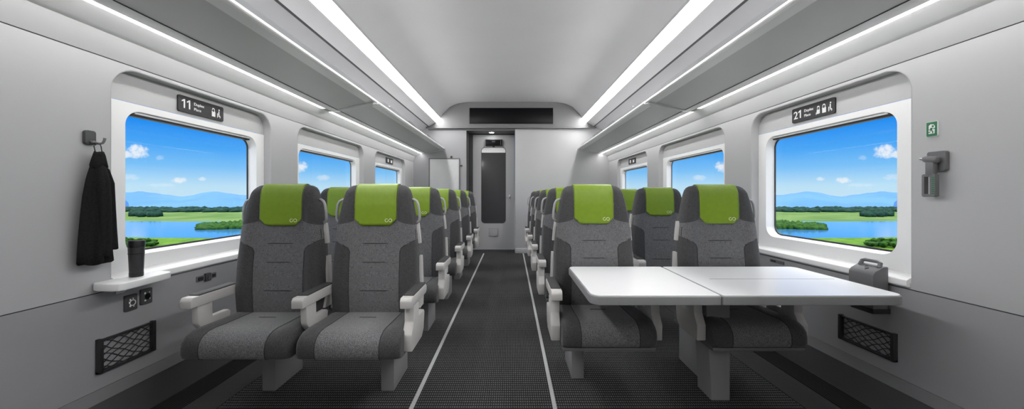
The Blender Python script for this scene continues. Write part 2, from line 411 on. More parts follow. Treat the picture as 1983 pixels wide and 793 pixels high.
sc = empty('display_screen', (0, YF-.06, 2.87), 'wide black passenger information screen on the bulkhead over the door', 'screen')
xs0, xs1, zs0, zs1 = -.86, .862, 2.675, 3.005
plate('screen_frame', [rrect(xs0-.012, xs1+.012, zs0-.012, zs1+.012, .02), rrect(xs0, xs1, zs0, zs1, .008)], .014, basis((0, YF-.068, 0), (1, 0, 0), (0, 0, 1), (0, -1, 0)), BULK, sc)
MB().box(xs0, xs1, YF-.072, YF-.062, zs0, zs1, .003).done('screen_glass', SCREEN, sc)

DY = 7.74
d1 = empty('door_1', (-.38, DY, 0), kind='structure')
FX = basis((0, DY, 0), (1, 0, 0), (0, 0, 1), (0, -1, 0))
px0, px1, pz0, pz1 = -.652, -.126, .595, 2.252
plate('door_leaf', [[(-.84, .012), (.07, .012), (.07, 2.53), (-.84, 2.53)], rrect(px0, px1, pz0, pz1, .07)], .05, FX, DOORM, d1)
plate('pane', [rrect(px0, px1, pz0, 2.14, (.07, .07, .001, .001))], .02, FX @ Matrix.Translation((0, 0, .006)), DOORGL, d1)
plate('pane_header', [rrect(px0, px1, 2.142, pz1, (.001, .001, .07, .07))], .03, FX @ Matrix.Translation((0, 0, .006)), mat('door_pane_header_white', (.9, .9, .9), .3, noise=.01), d1)
plate('pane_gasket', [rrect(px0-.008, px1+.008, pz0-.008, pz1+.008, .078), rrect(px0+.002, px1-.002, pz0+.002, pz1-.002, .07)], .006, FX @ Matrix.Translation((0, 0, .026)), DKGREY, d1)
MB().box(-.96, -.842, DY-.03, DY+.02, 0, 2.53).box(.072, .12, DY-.03, DY+.02, 0, 2.53).box(-.96, .12, DY-.03, DY+.02, 2.532, 2.60).done('door_frame', DKGREY, d1)
hb = MB().lathe([(.001, -.01), (.022, -.01), (.022, 0), (.001, 0)], (0, 0, 0), 16)
hb.bm.transform(basis((-.035, DY-.03, 1.15), (1, 0, 0), (0, 0, 1), (0, -1, 0)))
hd = hb.done('handle_rose', CHROME, d1)
MB().tube([(-.035, DY-.03, 1.15), (-.035, DY-.07, 1.15), (-.045, DY-.08, 1.15), (-.12, DY-.08, 1.15)], .010).done('handle', CHROME, d1)
MB().box(-.045, -.02, DY-.05, DY-.025, 1.18, 1.21, .004).done('lock', CHROME, d1)
MB().box(-.49, -.30, DY-.045, DY-.025, .305, .47, .004).box(-.495, -.295, DY-.05, DY-.025, .472, .486, .003).done('flap_plate', FASCIA, d1)

sg = empty('door_display', (-.38, DY-.03, 2.35), 'small black display box above the dark pane of the end door', 'display')
MB().box(-.565, -.19, DY-.075, DY-.025, 2.28, 2.425, .006).done('housing', BLACKP, sg)
MB().box(-.55, -.205, DY-.079, DY-.072, 2.292, 2.413, .003).done('display_glass', SCREEN, sg)
MB().box(-.42, -.35, DY-.082, DY-.078, 2.37, 2.378).done('display_mark', MIDGREY, sg); MB().box(-.235, -.228, DY-.082, DY-.078, 2.30, 2.40).done('display_mark', MIDGREY, sg)
ds = MB().lathe([(.001, -.028), (.02, -.026), (.024, -.012), (.03, 0), (.001, 0)], (-.385, DY-.05, 2.281), 16).done('door_sensor', BLACKP)
tag(ds, 'tiny black sensor dome beneath the door display box', 'sensor')
dl = empty('ceiling_spotlight', (-.42, 7.52, HZ), 'small round recessed downlight in the ceiling before the end door', 'downlight')
MB().lathe([(.046, 0), (.052, -.008), (.066, -.006), (.068, 0)], (-.42, 7.52, HZ), 24).done('bezel', RAIL, dl)
MB().lathe([(.001, -.007), (.046, -.007), (.046, 0), (.001, 0)], (-.42, 7.52, HZ), 24).done('lamp', emitter('spot_lamp', (1, 1, 1), 40), dl)
# notice board on the left of the end wall
nb = empty('notice_board', (-1.38, YF, 1.6), 'blank pale notice board in a grey frame on the end wall left of the door', 'notice board')
bx0, bx1, bz0, bz1 = -1.69, -1.085, .95, 1.955
plate('board_frame', [rrect(bx0-.02, bx1+.02, bz0-.02, bz1+.02, .012), rrect(bx0, bx1, bz0, bz1, .008)], .02, basis((0, YF-.012, 0), (1, 0, 0), (0, 0, 1), (0, -1, 0)), MIDGREY, nb)
MB().box(bx0, bx1, YF-.014, YF-.002, bz0, bz1).done('board_face', BOARD, nb)
MB().box(-1.26, -1.22, YF-.03, YF-.002, 1.975, 2.02, .005).done('clip', DKGREY, nb)
MB().box(bx1+.02, bx1+.07, YF-.03, YF-.002, 1.80, 1.835, .005).done('latch', DKGREY, nb)

# ------------------------------------------------------------------ seats
def lerp_tab(tab, z):
    if z <= tab[0][0]: return tab[0][1]
    for (a, va), (b, vb) in zip(tab, tab[1:]):
        if z <= b:
            t = (z-a)/(b-a); return va + (vb-va)*t
    return tab[-1][1]
HW = [(.42, .262), (.46, .268), (.6, .272), (.8, .266), (.96, .254), (1.05, .243), (1.15, .224), (1.21, .210), (1.24, .200), (1.258, .188), (1.269, .170), (1.275, .14)]
FY = [(.42, .01), (.5, -.004), (.62, -.012), (.75, -.006), (.9, .012), (1.05, .022), (1.15, .026), (1.22, .036), (1.25, .046), (1.268, .060), (1.275, .075)]
BY = [(.42, .12), (.6, .125), (.9, .125), (1.1, .125), (1.22, .125), (1.25, .12), (1.268, .108), (1.275, .095)]
def sm(a, b, x):
    t = max(0, min(1, (x-a)/(b-a))); return t*t*(3-2*t)
def bolster(xn, z): return .030*sm(.52, .82, abs(xn))*(1-.35*sm(1.0, 1.2, z))*(1-sm(1.22, 1.27, z))
def section(z, n=72):
    hw, f, b = lerp_tab(HW, z), lerp_tab(FY, z), lerp_tab(BY, z); yc, hd = (f+b)/2, (b-f)/2; out = []
    for k in range(n):
        a = 2*PI*k/n; c, s_ = math.cos(a), math.sin(a); p = 2/4.2
        x = hw*math.copysign(abs(c)**p, c); y = yc + hd*math.copysign(abs(s_)**p, s_)
        if s_ < 0: y -= bolster(x/hw, z)*min(1, abs(s_)*2.2)
        out.append((x, y, z))
    return out
def front_y(x, z):
    hw = lerp_tab(HW, z); xn = min(.999, abs(x)/hw); f, b = lerp_tab(FY, z), lerp_tab(BY, z)
    yc, hd = (f+b)/2, (b-f)/2
    s_ = (1-xn**4.2)**(1/4.2)
    return yc - hd*s_ - bolster(xn, z)*min(1, abs(s_)**2.1*2.2)

def cushion_profile():
    return [(.10, .37), (.10, .44), (.08, .468), (.02, .478), (-.08, .480), (-.2, .483), (-.28, .487), (-.325, .483), (-.358, .468), (-.380, .442), (-.386, .415), (-.386, .380), (-.378, .360), (-.355, .350), (-.2, .35), (.05, .35), (.085, .355)]
CHW = .266
def cushion_loops():
    P = cushion_profile(); cy, cz = -.15, .415; loops = []
    for k in range(33):
        t = -1 + 2*k/32; x = CHW*math.copysign(abs(math.sin(t*PI/2))**1.0, t); e = abs(x)/CHW
        q = (1-max(0, (e-.80)/.20)**2.6)**.5 if e < 1 else 0
        q = .80 + .20*q
        L = []
        for y, z in P:
            zz = cz + (z-cz)*(q if z > cz else .9+.1*q); yy = y + (0 if y > -.2 else (1-q)*.13)
            zz += .008*sm(.6, .8, e)*(1-sm(.86, 1, e)) if z > cz else 0
            L.append((x, yy, zz))
        loops.append(L)
    return loops
def cushion_curve(x0):
    L = []
    for lp_a, lp_b in zip(cushion_loops(), cushion_loops()[1:]):
        if lp_a[0][0] <= x0 <= lp_b[0][0]:
            t = (x0-lp_a[0][0])/(lp_b[0][0]-lp_a[0][0])
            L = [tuple(Vector(a).lerp(Vector(b), t)) for a, b in zip(lp_a, lp_b)]
    return L[3:14]

def build_seat(ped_off, cdx=0, csc=1, near=True):
    root = empty('train_seat', (0, 0, 0)); parts = {}
    def add(key, o): parts.setdefault(key, []).append(o); return o
    zs = [.42, .46, .5, .55, .6, .65, .7, .75, .8, .84, .88, .92, .96, 1.0, 1.04, 1.08, 1.12, 1.15, 1.18, 1.21, 1.225, 1.24, 1.25, 1.258, 1.264, 1.269, 1.2725, 1.275]
    back = add('core', MB().loft([section(z) for z in zs]).done('backrest', FABB, root, smooth=True))
    for zz, h in ((.905, .085), (.79, .08), (.615, .095)):
        mb = MB(); mb.tube([(x, front_y(x, zz)+.0005, zz) for x in [h*(-1+2*k/10) for k in range(11)]], [.0008]+[.0026]*9+[.0008], 6)
        mb.done('stitch_line', STITCH, back)
    for s in (-1, 1):
        mb = MB()
        pts = []
        for k in range(28):
            z = .47 + (.995-.47)*k/27; x = .157 + .16*sm(.86, .985, z); x = min(x, lerp_tab(HW, z)*.985)
            pts.append((s*x, front_y(x, z)+.0004, z))
        mb.tube(pts, .0024, 6); mb.done('panel_seam', STITCH, back)
    # green headrest cover wrapped over the top
    nx, rows = 24, []
    path = [('f', 1.018 + (1.262-1.018)*k/16) for k in range(17)] + [('t', k/6) for k in range(1, 6)] + [('b', 1.262-.02*k) for k in range(1, 8)]
    W = .131
    for kind, v in path:
        R = []
        for i in range(nx+1):
            x = W*(-1+2*i/nx)
            if kind == 'f':
                z = max(v, 1.018 + max(0, abs(x)-.092)*1.05)
                R.append((x, front_y(x, min(z, 1.266))-.0055, z+(.005 if v > 1.25 else 0)))
            elif kind == 't':
                y0 = front_y(0, 1.262)-.0055; y1 = .126
                R.append((x, y0+(y1-y0)*v, 1.267+.014*math.sin(v*PI)))
            else: R.append((x, .1295, v))
        rows.append(R)
    mb = MB(); V = [[mb.bm.verts.new(p) for p in R] for R in rows]
    for a, b in zip(V, V[1:]):
        for i in range(nx):
            try: mb.bm.faces.new((a[i], a[i+1], b[i+1], b[i]))
            except ValueError: pass
    bmesh.ops.remove_doubles(mb.bm, verts=mb.bm.verts, dist=1e-5)
    cov = add('core', mb.done('headrest_cover', GREEN, root, smooth=True))
    md = cov.modifiers.new('Thickness', 'SOLIDIFY'); md.thickness = .004; md.offset = 0
    lg = MB(); lc = (.082, 1.050)
    def lp(u, v): return (lc[0]+u, front_y(lc[0]+u, lc[1]+v)-.0095, lc[1]+v)
    lg.tube([lp(-.011+.0095*math.cos(a), .0095*math.sin(a)) for a in [math.radians(50+k*(260/14)) for k in range(15)]], .0017, 6)
    lg.tube([lp(-.011+.0095*math.cos(math.radians(310)) + t*.010, .0095*math.sin(math.radians(310)) + t*.0145) for t in (0, .33, .66, 1)] +
            [lp(.0125+.0095*math.cos(a), .0095*math.sin(a)) for a in [math.radians(140-k*(290/14)) for k in range(1, 15)]], .0017, 6)
    lg.done('emblem', LOGO, cov)
    cux = lambda L: [(x*csc+cdx, y, z) for x, y, z in L]
    cu = add('core', MB().loft([cux(L) for L in cushion_loops()]).done('seat_cushion', fabric('seat_cushion_fabric', 'cushion', cdx, csc), root, smooth=True))
    for s in (-1, 1): MB().tube(cux(cushion_curve(s*.163)), .0022, 6).done('panel_seam', STITCH, cu)
    MB().tube([(x, -.10, .4815) for x in (-.05, 0, .05)], .002, 6).done('stitch_line', STITCH, cu)
    add('core', MB().box(-.262, .262, -.362 if near else -.24, .11, .328, .35, .006).done('seat_pan', SHELL, root))
    add('core', MB().box(ped_off-.04, ped_off+.04, -.025, .26, 0, .325, .003).done('pedestal', PED, root))
    # rear shell
    loops = []
    for z in (.34, .42, .6, .9, 1.05, 1.15, 1.19):
        hw = lerp_tab(HW, z)*.97; by = lerp_tab(BY, z)
        loops.append([(hw*math.cos(a), by-.02+.045*math.sin(a) if math.sin(a) > 0 else by-.02, z) for a in [2*PI*k/32 for k in range(32)]])
    add('core', MB().loft(loops).done('back_shell', SHELL, root))
    for s, nm in ((-1, 'L'), (1, 'R')):
        # side trim strips
        for z0, z1, ya, yb in ((.90, 1.03, .055, .095), (.50, .82, .045, .10)):
            zz = [z0+(z1-z0)*k/8 for k in range(9)]
            lo = []
            for k, z in enumerate(zz):
                x = lerp_tab(HW, z); q = ya - (.03*max(0, (.62-z)/.12) if z0 < .6 else 0) + .012*sm(.75, 1, k/8); r = yb
                lo.append([(s*(x-.01), q, z), (s*(x+.012), q+.004, z), (s*(x+.012), r, z), (s*(x-.01), r, z)])
            add('trim'+nm, MB().loft(lo).done('side_trim', GREY_PL, root))
        add('handle'+nm, MB().tube([(s*.205, .075, 1.182), (s*.228, .068, 1.180), (s*.246, .062, 1.170), (s*.256, .06, 1.150), (s*.264, .06, 1.10), (s*.266, .06, 1.06), (s*.262, .062, 1.044), (s*.248, .066, 1.034), (s*.226, .075, 1.030)], [.008]+[.0085]*7+[.008], 10).done('grab_handle', HANDLE, root, smooth=True))
        # armrest: bracket panel + arm + dark pad
        A = [(-.305, .365), (-.10, .365), (-.055, .40), (-.035, .50), (-.05, .515), (-.165, .515), (-.168, .60), (-.268, .60), (-.27, .515), (-.308, .455)]
        if not near and s < 0: A = [(-.2, .37), (-.10, .365), (-.055, .40), (-.035, .50), (-.05, .515), (-.165, .515), (-.168, .60), (-.268, .60), (-.262, .50), (-.235, .46), (-.2, .44)]
        arm = MB().prism([(-.318, .600), (-.318, .640), (-.305, .657), (.0, .657), (.02, .640), (.02, .615), (0, .600)], lambda y, z, x: (s*x, y, z), .258, .322, .005).done('armrest', GREY_PL, root)
        add('arm'+nm, arm)
        MB().box(s*.2615, s*.3185, -.268, .012, .650, .664, .005).done('arm_pad', PAD, arm)
        add('arm'+nm, MB().prism(A, lambda y, z, x: (s*x, y, z), .268, .305 if (not near and s < 0) else .322, .007).done('arm_bracket', GREY_PL, root))
    return root, parts

def copy_seat(proto, loc, keep, label):
    root, parts = proto
    r = root.copy(); C.objects.link(r); r.location = loc
    tag(r, label, 'seat', 'train seats')
    for key, obs in parts.items():
        if key not in keep: continue
        for o in obs:
            c = o.copy(); C.objects.link(c); c.parent = r
            for g in o.children:
                d = g.copy(); C.objects.link(d); d.parent = c
    return r

ALL = ['core', 'trimL', 'trimR', 'handleL', 'handleR', 'armL', 'armR']
protoA = build_seat(.09, .006, 1.02, False)      # aisle on its right
protoB = build_seat(-.045, .010, 1.05, False)
protoC = build_seat(-.115)    # right-hand side of the coach
ords = ['first row', 'second row', 'third row', 'fourth row', 'fifth row']
PITCH = .95
for k in range(5):
    fr = ords[k] if k else 'front row'
    copy_seat(protoA, (-.853 if k == 0 else -.865, 2.19+k*PITCH, 0), ALL,
              'grey seat with green headrest cover, left of the aisle, %s' % fr)
    copy_seat(protoB, (-1.450 if k == 0 else -1.525, 2.19+k*PITCH, 0), ['core', 'trimL', 'trimR', 'handleL', 'handleR', 'armL'],
              'grey seat with green headrest cover beside the left windows, %s' % fr)
    copy_seat(protoC, (.553, 2.335+k*PITCH*.985, 0), ['core', 'trimL', 'trimR', 'handleL', 'armL', 'armR'],
              'grey seat with green headrest cover, right of the aisle, %s' % (fr + (' at the table' if k == 0 else '')))
    copy_seat(protoC, (1.395, 2.335+k*PITCH*.985, 0), ['core', 'trimL', 'trimR', 'handleR', 'armL', 'armR'],
              'grey seat with green headrest cover beside the right windows, %s' % (fr + (' at the table' if k == 0 else '')))
for root, parts in (protoA, protoB, protoC):   # the build originals are not part of the coach
    for obs in parts.values():
        for o in obs:
            for g in list(o.children): bpy.data.objects.remove(g)
            bpy.data.objects.remove(o)
    bpy.data.objects.remove(root)

# ------------------------------------------------------------------ table
tb = empty('folding_table', (1.23, 2.1, 0), 'white two-leaf table with grey edges on one grey post in front of the right seats', 'table')
TZ = .742
XY = lambda z: basis((0, 0, z), (1, 0, 0), (0, 1, 0), (0, 0, 1))
for nm, x0, x1, r in (('left', .372, .972, (.05, .012, .012, .035)), ('right', .980, 1.832, (.012, .05, .035, .012))):
    L = rrect(x0, x1, 1.622, 2.284, r, 6); L2 = rrect(x0+.003, x1-.003, 1.625, 2.281, tuple(q-.002 for q in r), 6)
    leaf = plate('table_leaf', [L], .034, XY(TZ-.0225), TEDGE, tb, bevel=.003)
    plate('laminate_top', [L2], .004, XY(TZ), TABLE, leaf)
    if nm == 'right': MB().box(1.10, 1.79, 1.945, 1.949, TZ+.0015, TZ+.0024).done('fold_line', MIDGREY, leaf)
MB().loft([[(x, y, z) for x, y in rrect(1.178-q, 1.288, 2.067, 2.22, .004, 2)] for z, q in ((0, 0), (.1, .003), (.70, .038))]).done('post', PED, tb)
MB().box(1.02, 1.42, 2.05, 2.25, .688, .70, .004).done('mounting_plate', MIDGREY, tb)

# ------------------------------------------------------------------ left wall things
sh = empty('wall_shelf', (-1.95, 1.82, .77), 'small white shelf below the nearest left window, cup standing on it', 'shelf')
SP = [(-2.088, 1.66), (-2.05, 1.665), (-1.93, 1.672), (-1.885, 1.69), (-1.868, 1.73), (-1.868, 1.76), (-1.885, 1.95), (-1.895, 1.965), (-2.088, 1.985)]
SP = [(-2.028, 1.725)] + [(-1.885, 1.69), (-1.872, 1.70), (-1.868, 1.72), (-1.892, 1.955), (-1.905, 1.968), (-2.028, 1.99)]
SP = [(-2.026, 1.70), (-1.99, 1.685), (-1.91, 1.678), (-1.885, 1.686), (-1.874, 1.705), (-1.890, 1.945), (-1.90, 1.962), (-1.92, 1.97), (-2.007, 1.99), (-2.007, 1.80), (-2.026, 1.784)]
MB().prism(SP, lambda x, y, z: (x, y, z), .745, .783, .006, 3).done('shelf_board', WHITE, sh)
MB().prism([(-2.026, .70), (-2.026, .745), (-1.95, .745), (-2.01, .715)], lambda x, z, y: (x, y, z), 1.80, 1.84).done('support', WHITE, sh)
cx, cy, cz = -1.962, 1.838, .783
cup = empty('travel_cup', (cx, cy, cz), 'charcoal insulated travel cup with black lid on the white left shelf', 'cup')
MB().lathe([(0.0008, 0), (0.0246, 0), (0.0262, .004), (0.0270, .02), (0.0304, .12), (0.0316, .150), (0.0312, .153), (0.0008, .153)], (cx, cy, cz), 40).done('cup_body', CUPM, cup)
MB().lathe([(0.0008, .1535), (0.0304, .1535), (0.0327, .156), (0.0330, .180), (0.0316, .188), (0.0277, .191), (0.0254, .188), (0.0008, .187)], (cx, cy, cz), 40).done('cup_lid', CUPD, cup)
MB().lathe([(0.0258, .001), (0.0276, .003), (0.0279, .022), (0.0262, .024)], (cx, cy, cz), 40).done('base_band', CUPD, cup)
MB().lathe([(0.0306, .118), (0.0314, .119), (0.0317, .124), (0.0308, .125)], (cx, cy, cz), 40).done('grip_ring', CUPD, cup)

# coat hook and jacket
hy, hz = 1.695, 1.483
hk = empty('coat_hook', (-2.03, hy, hz), 'dark grey coat hook on the left wall above the black jacket', 'hook')
plate('hook_plate', [rrect(-.020, .020, -.030, .034, .010)], .012, wallM(-1, 2.022, hy-.012, hz), DKGREY, hk, bevel=.002)
MB().tube([(-2.018, hy, hz-.014), (-2.006, hy+.004, hz-.022), (-1.995, hy+.008, hz-.025), (-1.985, hy+.012, hz-.020), (-1.981, hy+.015, hz-.008), (-1.980, hy+.016, hz+.004)], [.007, .0065, .006, .0055, .005, .006], 10).done('hook_prong', MIDGREY, hk, smooth=True)
MB().tube([(-2.018, hy-.012, hz-.014), (-2.008, hy-.012, hz-.021), (-2.002, hy-.012, hz-.018)], [.006, .005, .006], 8).done('lower_prong', MIDGREY, hk, smooth=True)
jx, jy = -1.985, 1.690
jk = empty('black_jacket', (jx, jy, 1.42), 'black jacket hanging from the grey hook on the left wall', 'jacket')
MB().tube([(jx-.004, jy-.008, 1.405), (jx-.012, jy-.010, 1.445), (-1.997, hy+.006, hz-.020), (jx+.002, jy+.008, 1.445), (jx+.006, jy+.010, 1.405)], .0022, 6).done('hanging_loop', BLACKP, jk)
def cloth(prof, nf, ph, amp, n=60):
    loops = []
    for z, cxx, cyy, rx, ry, f in prof:
        L = []
        for k in range(n):
            a = 2*PI*k/n
            q = 1 + amp*f*(math.sin(nf*a+ph+z*2.5) + .5*math.sin((nf+3)*a+ph*2-z*4))
            x = max(-2.026, cxx+rx*q*math.cos(a)); L.append((x, cyy+ry*q*math.sin(a), z + f*.006*math.sin(3*a+ph)))
        loops.append(L)
    return loops
body = [(1.416, jx, jy, .005, .006, 0), (1.413, jx, jy, .010, .012, .2), (1.395, jx, jy, .016, .018, .4), (1.36, jx, jy-.002, .021, .025, .5), (1.33, jx, jy-.004, .024, .030, .6), (1.28, jx, jy-.006, .030, .037, .8),
        (1.2, jx, jy-.008, .034, .044, 1), (1.1, jx, jy-.011, .037, .049, 1.1), (1.0, jx, jy-.014, .040, .053, 1.2), (.93, jx, jy-.016, .041, .056, 1.3), (.892, jx, jy-.016, .041, .057, 1.4), (.886, jx, jy-.016, .036, .051, 1.4)]
MB().loft(cloth(body, 5, .4, .16)).done('jacket_body', COAT, jk, smooth=True)
MB().loft(cloth([(1.405, jx+.001, jy, .012, .014, .3), (1.418, jx+.001, jy, .015, .017, .4), (1.402, jx+.001, jy, .019, .021, .6), (1.372, jx+.001, jy-.002, .023, .027, .9), (1.350, jx+.001, jy-.003, .025, .031, 1.2), (1.343, jx+.001, jy-.003, .020, .026, 1.2)], 3, 1.0, .10)).done('collar', COAT, jk, smooth=True)
for nm, dx, dy, z1, sp in (('far', .004, .036, .945, 0), ('near', .032, -.008, .918, 1)):
    sl = [(1.355, jx+dx*.3, jy+dy*.3, .009, .011, .2), (1.335, jx+dx*.5, jy+dy*.5, .018, .020, .5), (1.27, jx+dx*.85, jy+dy*.85, .023, .025, .8), (1.15, jx+dx, jy+dy, .023, .025, 1), (1.05, jx+dx*1.05, jy+dy*1.15, .022, .024, 1), (z1+.03, jx+dx*1.05, jy+dy*1.25, .022, .025, .8), (z1, jx+dx*1.05, jy+dy*1.27, .023, .026, .6), (z1-.004, jx+dx*1.05, jy+dy*1.27, .018, .020, .6)]
    MB().loft(cloth(sl, 4, 1.7+sp, .12, 40)).done('sleeve', COAT, jk, smooth=True)

# sockets
def socket(y, z, label, kind):
    r = empty('power_socket', (-2.03, y, z), label, 'socket', 'sockets on the left wall')
    Mx = wallM(-1, 2.026, y, z)
    plate('face_plate', [rrect(-.029, .029, -.041, .041, .004, 3)], .009, Mx, DKGREY, r, bevel=.0015)
    N = Mx @ Matrix.Translation((0, 0, .0062))
    if kind == 0:
        plate('socket_well', [[(.006+.016*math.cos(a), -.002+.016*math.sin(a)) for a in [2*PI*k/24 for k in range(24)]], [(.006+.0125*math.cos(a), -.002+.0125*math.sin(a)) for a in [2*PI*k/24 for k in range(24)]]], .002, N, SIGNW, r)
        for (u, v, w, h) in ((-.006, .016, .007, .009), (-.011, .002, .004, .010), (.008, .020, .005, .006), (-.006, -.017, .008, .009), (.011, -.022, .006, .004)):
            plate('marking', [rrect(u-w/2, u+w/2, v-h/2, v+h/2, .0015, 3)], .0015, N, SIGNW, r)
    else:
        plate('socket_well', [[(.004+.015*math.cos(a), -.001+.017*math.sin(a)) for a in [2*PI*k/24 for k in range(24)]]], .002, N, SCREEN, r)
        for (u, v, w, h) in ((-.010, .019, .008, .010), (-.009, -.021, .009, .007), (.016, -.015, .003, .009), (.014, .020, .006, .004)):
            plate('marking', [rrect(u-w/2, u+w/2, v-h/2, v+h/2, .0012, 3)], .0015, N, SIGNW, r)
socket(1.868, .637, 'square black socket with white marks below the left shelf, nearer of the two', 0)
socket(1.947, .648, 'square black socket with a dark round hole below the left shelf, second from the jacket', 1)
us = empty('seat_controls', (-2.03, 2.33, .665), 'small dark control strip on the left wall behind the window seat armrest', 'controls')
Mx = wallM(-1, 2.027, 2.335, .663)
plate('control_plate', [rrect(-.075, .075, -.018, .018, .006)], .006, Mx, MIDGREY, us)
plate('dial', [rrect(-.016, .026, -.026, .026, .006)], .022, Mx, DKGREY, us)
plate('button', [rrect(-.066, -.03, -.012, .012, .004)], .014, Mx, BLACKP, us)
plate('button', [rrect(.042, .066, -.010, .010, .004)], .014, Mx, BLACKP, us)
plate('lever', [rrect(-.004, .012, -.018, .018, .004)], .034, Mx, CHROME, us)

us2 = empty('seat_controls', (2.03, 2.68, .70), 'slim dark control strip on the right wall under the window sill, beside the seat', 'controls')
Mx = wallM(1, 2.028, 2.68, .700)
plate('control_plate', [rrect(-.07, .07, -.012, .012, .005)], .006, Mx, MIDGREY, us2)
plate('button', [rrect(-.055, -.01, -.007, .007, .003)], .012, Mx, BLACKP, us2)
# net pockets
def net(s, y0, y1, z0, z1, label):
    r = empty('net_pocket', (s*2.03, (y0+y1)/2, z0), label, 'net pocket', 'net pockets on the walls')
    x = s*2.02
    MB().box(s*2.03, s*2.005, y0, y0+.018, z0, z1, .003).box(s*2.03, s*2.005, y1-.016, y1, z0, z1, .003).box(s*2.03, s*2.008, y0, y1, z0, z0+.013, .003).box(s*2.03, s*2.012, y0, y1, z1-.012, z1-.006, .002).done('pocket_frame', BLACKP, r)
    mb = MB(); a, b, c, d = y0+.012, y1-.012, z0+.008, z1-.006; st = .033
    def clip(dirn, off):
        pts = []
        n = 60
        for k in range(n+1):
            y = a+(b-a)*k/n; z = c + (off + dirn*(y-a)*.62)
            if c <= z <= d: pts.append((x+s*.003*math.sin(40*y)+s*-.004*dirn, y, z+.003*math.sin(y*70+off*90)))
        return pts
    for k in range(-9, 12):
        for dr, of in ((1, k*st), (-1, k*st + .0)):
            p = clip(dr, of)
            if len(p) > 2: mb.tube(p, .0023, 5)
    mb.tube([(x-s*.004, a+(b-a)*k/12, d-.004-.006*math.sin(PI*k/12)) for k in range(13)], .003, 6)
    mb.done('netting', BLACKP, r)
net(-1, 1.712, 1.985, .332, .502, 'black net pocket low on the left wall under the two sockets')
net(1, 1.842, 2.157, .330, .480, 'black net pocket low on the right wall beneath the table')

# ------------------------------------------------------------------ right wall things
ex = empty('exit_sign', (2.03, 1.69, 1.527), 'small green emergency exit sign with running figure on the right wall', 'sign')
Mx = wallM(1, 2.027, 1.69, 1.527)
plate('sign_plate', [rrect(-.023, .023, -.036, .036, .002, 3)], .006, Mx, SIGNW, ex)
plate('green_panel', [rrect(-.0215, .0215, -.0345, .0345, .002, 3)], .0075, Mx, EXITG, ex)
N = Mx @ Matrix.Translation((0, 0, .0042))
plate('door_shape', [[(-.012, -.022), (.012, -.022), (.014, .012), (.008, .022), (-.004, .024), (-.011, .017)]], .001, N, SIGNW, ex)
rm = MB()
def fl(u, v, w_): return N @ Vector((u, v, .0008+w_))
for q in ([(-.003, .006), (.005, .006), (.003, -.006), (-.004, -.006)], [(-.004, -.005), (0, -.005), (-.006, -.012), (-.014, -.014), (-.014, -.017), (-.005, -.016)], [(-.001, -.005), (.003, -.006), (.008, -.012), (.007, -.021), (.004, -.021), (.004, -.014)],
          [(.003, .006), (.006, .004), (.011, -.002), (.017, .002), (.016, .005), (.011, .002)], [(-.004, .005), (-.001, .004), (-.006, -.001), (-.012, .001), (-.012, -.001), (-.006, -.005)]):
    rm.prism(q, fl, 0, .0008)
rm.prism([(.006+.004*math.cos(2*PI*k/12), .013+.0048*math.sin(2*PI*k/12)) for k in range(12)], fl, 0, .0008)
rm.done('running_figure', EXITG, ex)

hm_y, hm_z = 1.668, 1.36
hbk = empty('hammer_bracket', (2.03, hm_y, hm_z), 'dark grey square wall bracket behind the emergency hammer on the right wall', 'bracket')
plate('bracket_plate', [rrect(-.035, .035, -.045, .045, .008)], .016, wallM(1, 2.021, hm_y-.005, 1.37), MIDGREY, hbk, bevel=.002)
hm = empty('emergency_hammer', (1.99, hm_y, hm_z), 'grey emergency hammer with looped handle hanging under the green exit sign', 'hammer')
HX = 1.992
MB().tube([(HX, hm_y-.030, 1.374), (HX, hm_y-.026, 1.374), (HX, hm_y+.008, 1.379), (HX, hm_y+.022, 1.382), (HX, hm_y+.028, 1.383)], [.013, .016, .017, .014, .011], 14).done('hammer_head', MIDGREY, hm, smooth=True)
MB().tube([(HX, hm_y+.026, 1.383), (HX, hm_y+.040, 1.385), (HX, hm_y+.045, 1.385)], [.0085, .008, .005], 12).done('metal_tip', CHROME, hm)
MB().box(HX-.012, HX+.012, hm_y-.020, hm_y+.014, 1.30, 1.375, .005).done('neck', MIDGREY, hm)
hp = [(-.028, 1.205), (.034, 1.205), (.034, 1.308), (-.028, 1.308)]
ho = rrect(-.024, .026, 1.203, 1.308, .006, 3); hi = rrect(-.006, .019, 1.212, 1.298, .003, 3)
plate('looped_handle', [[(-a, b) for a, b in ho][::-1], [(-a, b) for a, b in hi][::-1]], .018, basis((HX, hm_y, 0), (0, -1, 0), (0, 0, 1), (-1, 0, 0)), MIDGREY, hm, bevel=.002)
mb = MB()
for k in range(9): mb.box(HX-.0115, HX-.008, hm_y-.025, hm_y-.012, 1.215+k*.0092, 1.220+k*.0092, .001)
mb.done('grip_ribs', EXITG, hm)

bxn = empty('wall_box', (1.97, 1.935, .60), 'grey plastic box with a handle slot clipped over the right window sill', 'box')
yb0, yb1 = 1.868, 2.005
MB().prism([(1.925, .60), (1.925, .782), (1.938, .800), (1.985, .826), (2.008, .826), (2.008, .60)], lambda x, z, y: (x, y, z), yb0, yb1, .005).done('box_body', MIDGREY, bxn)
MB().tube([(1.975, yb0+.016, .818), (1.985, yb0+.02, .842), (1.988, yb0+.035, .848), (1.988, yb1-.035, .848), (1.985, yb1-.02, .842), (1.975, yb1-.016, .818)], .010, 8).done('carry_handle', MIDGREY, bxn)
MB().prism([(1.941, yb0+.06), (1.953, yb0+.05), (1.972, yb0+.075), (1.966, yb0+.085)], lambda x, y, w_: (x, y, .800+(x-1.938)*.55+w_), 0, .004).done('latch_slot', BLACKP, bxn)
MB().box(1.93, 2.025, yb0+.005, yb1-.005, .572, .602, .004).done('box_foot', BLACKP, bxn)

